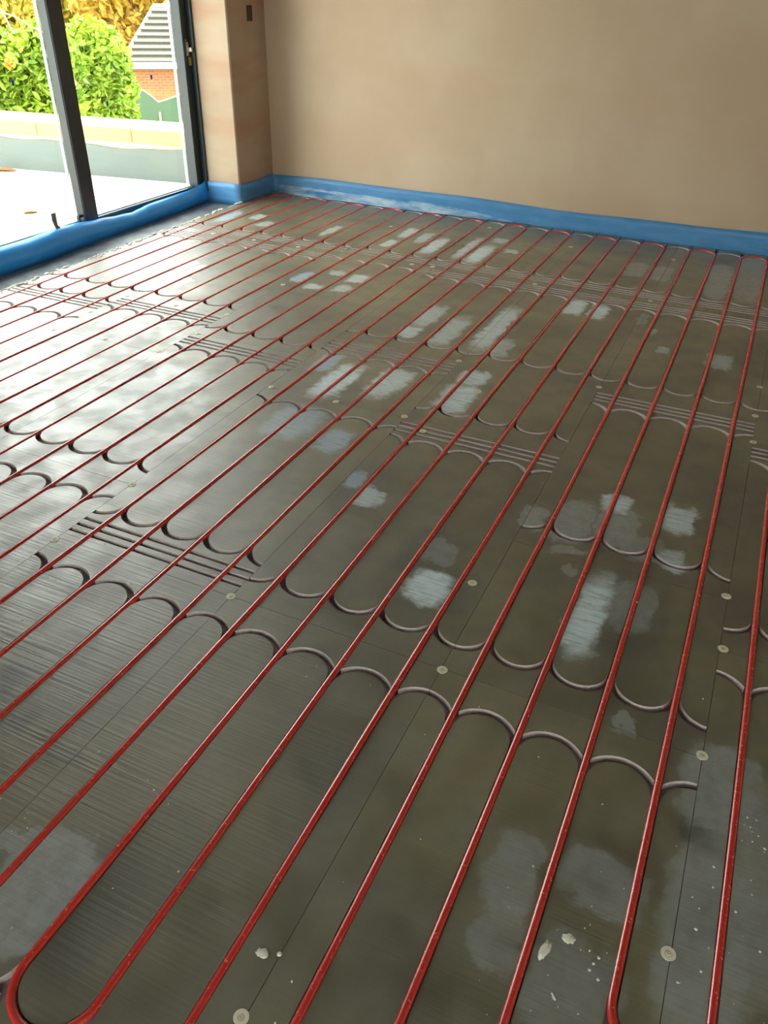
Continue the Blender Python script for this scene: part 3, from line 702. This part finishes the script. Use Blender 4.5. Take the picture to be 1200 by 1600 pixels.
plant('laurel_shrub', (-7.4, 7.7, -3.7), LAUREL_R, 8500, .105, 21, LAUREL, 'bright green leafy shrub behind the low wall, between door stile and brick outbuilding', 'shrub', 14)
lau = plant('laurel_shrub', (-7.5, 6.9, -3.7), LAUREL_L, 8500, .10, 22, LAUREL, 'bright green leafy shrub behind the low wall, left of the dark door stile', 'shrub', 14)
for (x, y, z, s) in ((-6.87, 6.10, .65, 1.0), (-6.76, 6.22, 1.05, .8)):
    V, F = leaves([(x+7.5, y-6.9, z+3.7, .022*s, .022*s, .05*s)], 22, .05, 5)
    q = obj('orange_leaf', V, F, ORANGE, lau); q['label'] = 'cluster of orange leaves on the shrub'
mb = MB()
B0 = Vector((-7.5, 6.9, -3.7))
for a, b in (((-7.3, 6.0, .55), (-6.87, 6.09, 1.04)), ((-6.87, 6.10, 1.04), (-6.62, 6.36, .9)), ((-6.86, 6.11, 1.09), (-6.80, 6.17, .90))):
    A_ = Vector(a)-B0; B_ = Vector(b)-B0
    mb.tube([A_.lerp(B_, t/5)+Vector((0, 0, .02*math.sin(t))) for t in range(6)], .006, 6)
q = mb.build('dry_stem', BRANCHP, lau); q['label'] = 'pale dry stems'
plant('autumn_tree', (-22.0, 28.5, -3.7), GOLD_A, 9000, .42, 31, GOLD, 'golden autumn tree rising behind the tiled outbuilding roof', 'tree', 26)
plant('autumn_tree', (-28.5, 30.5, -3.7), GOLD_B, 7500, .45, 32, GOLD2, 'olive gold autumn tree behind the shrub right of the dark door stile', 'tree', 22)
plant('autumn_tree', (-25.5, 23.5, -3.7), GOLD_C, 7500, .40, 33, GOLD2, 'olive gold autumn tree behind the shrub left of the dark door stile', 'tree', 22)

# brick outbuilding with a hipped tiled roof
def brick():
    g = G('red_brick'); tc = g.n('ShaderNodeTexCoord').outputs['Object']
    sx = g.n('ShaderNodeSeparateXYZ', {0: tc}); v = g.n('ShaderNodeCombineXYZ', {0: g.math('ADD', sx.outputs[0], sx.outputs[1]), 1: sx.outputs[2]})
    b = g.n('ShaderNodeTexBrick', {'Vector': v, 'Scale': 1.0, 'Mortar Size': .012, 'Brick Width': .24, 'Row Height': .08})
    b.inputs['Color1'].default_value = srgb(176, 92, 62); b.inputs['Color2'].default_value = srgb(150, 78, 54); b.inputs['Mortar'].default_value = srgb(150, 116, 92)
    nz = g.noise(tc, 1.5, 4)
    return g.set(Base_Color=g.mix(g.ramp(nz, .5, .7), b.outputs[0], srgb(140, 110, 70)), Roughness=.85)
house = empty('outbuilding', (-19.91, 22.66, -3.7), 'low brick outbuilding with hipped grey tiled roof beyond the shrubs', 'outbuilding')
house.rotation_euler = (0, 0, math.atan2(.63, .776))
EZ = 2.62                                       # eaves above its ground
RISE, HALF, HIP, LEN = 1.46, 2.06, 1.22, 8.0
TILE = simple('grey_roof_tile', srgb(84, 82, 74), .7, 0, .2, 12)
mb = MB(); NC = 9
def roofpt(f, u):                                # front slope: f up the slope, u along 0..1
    return Vector((HIP*f+(LEN-2*HIP*f)*u, HALF*f, EZ+RISE*f))
for i in range(NC):
    f0, f1 = i/NC-.01, (i+1)/NC
    a, b, c, d = roofpt(f0, 0), roofpt(f0, 1), roofpt(f1, 1), roofpt(f1, 0)
    up_ = Vector((0, -.05, .075)); n = len(mb.v)
    mb.v += [a+up_, b+up_, c+up_*.12, d+up_*.12, a, b, c, d]
    mb.f += [(n, n+1, n+2, n+3), (n+5, n+4, n+7, n+6), (n, n+4, n+5, n+1), (n+3, n+2, n+6, n+7), (n, n+3, n+7, n+4), (n+1, n+5, n+6, n+2)]
n = len(mb.v)
mb.v += [(0, 0, EZ), (0, 2*HALF, EZ), (HIP, HALF, EZ+RISE), (LEN, 0, EZ), (LEN, 2*HALF, EZ), (LEN-HIP, HALF, EZ+RISE)]
mb.f += [(n, n+2, n+1), (n+3, n+4, n+5), (n+1, n+2, n+5, n+4), (n, n+1, n+4, n+3)]
rf = mb.build('roof', TILE, house)
RIDGE = simple('pale_ridge_tile', srgb(176, 170, 152), .7)
MB().tube([(HIP, HALF, EZ+RISE+.02), (LEN-HIP, HALF, EZ+RISE+.02)], .07, 8).build('ridge_tiles', RIDGE, rf)
MB().tube([(0, 0, EZ+.03), (HIP, HALF, EZ+RISE+.03)], .055, 8).build('ridge_tiles', RIDGE, rf)
MB().box((-.02, -.10, EZ-.16), (LEN, -.04, EZ+.02)).build('fascia', simple('white_fascia', srgb(226, 222, 210), .6), house)
MB().box((.25, .2, 0), (LEN-.2, 2*HALF-.2, EZ)).build('brick_wall', brick(), house)
# scalloped garden fence
fc = empty('garden_fence', (-14.22, 16.98, -3.7), 'dark green garden fence with scalloped pale edged top', 'fence')
fc.rotation_euler = (0, 0, math.atan2(.63, .776))
FENCEM = simple('green_fence_paint', srgb(66, 88, 68), .75, 0, .15, 6)
EDGE = simple('pale_fence_edge', srgb(216, 200, 160), .7)
tops = [[(-.55, 2.40), (-.30, 2.56), (-.21, 2.71)], [(-.21, 2.71), (-.04, 2.60), (.14, 2.44)], [(.14, 2.44), (.40, 2.51), (.68, 2.60), (.95, 2.68)], [(.95, 2.68), (1.3, 2.60), (1.7, 2.46)]]
for t_ in tops:
    pts = [(t_[0][0], 0)] + t_ + [(t_[-1][0], 0)]
    pn = MB().poly_prism(pts, lambda u, v, d: (u, d, v), -.02, .02).build('fence_panel', FENCEM, fc)
    MB().tube([(u, -.005, v+.012) for u, v in t_], .014, 6).build('capping', EDGE, pn)
MB().bbox((.115, -.06, 0), (.17, -.02, 2.24), .008).build('post', simple('weathered_post', srgb(150, 160, 130), .8), fc)
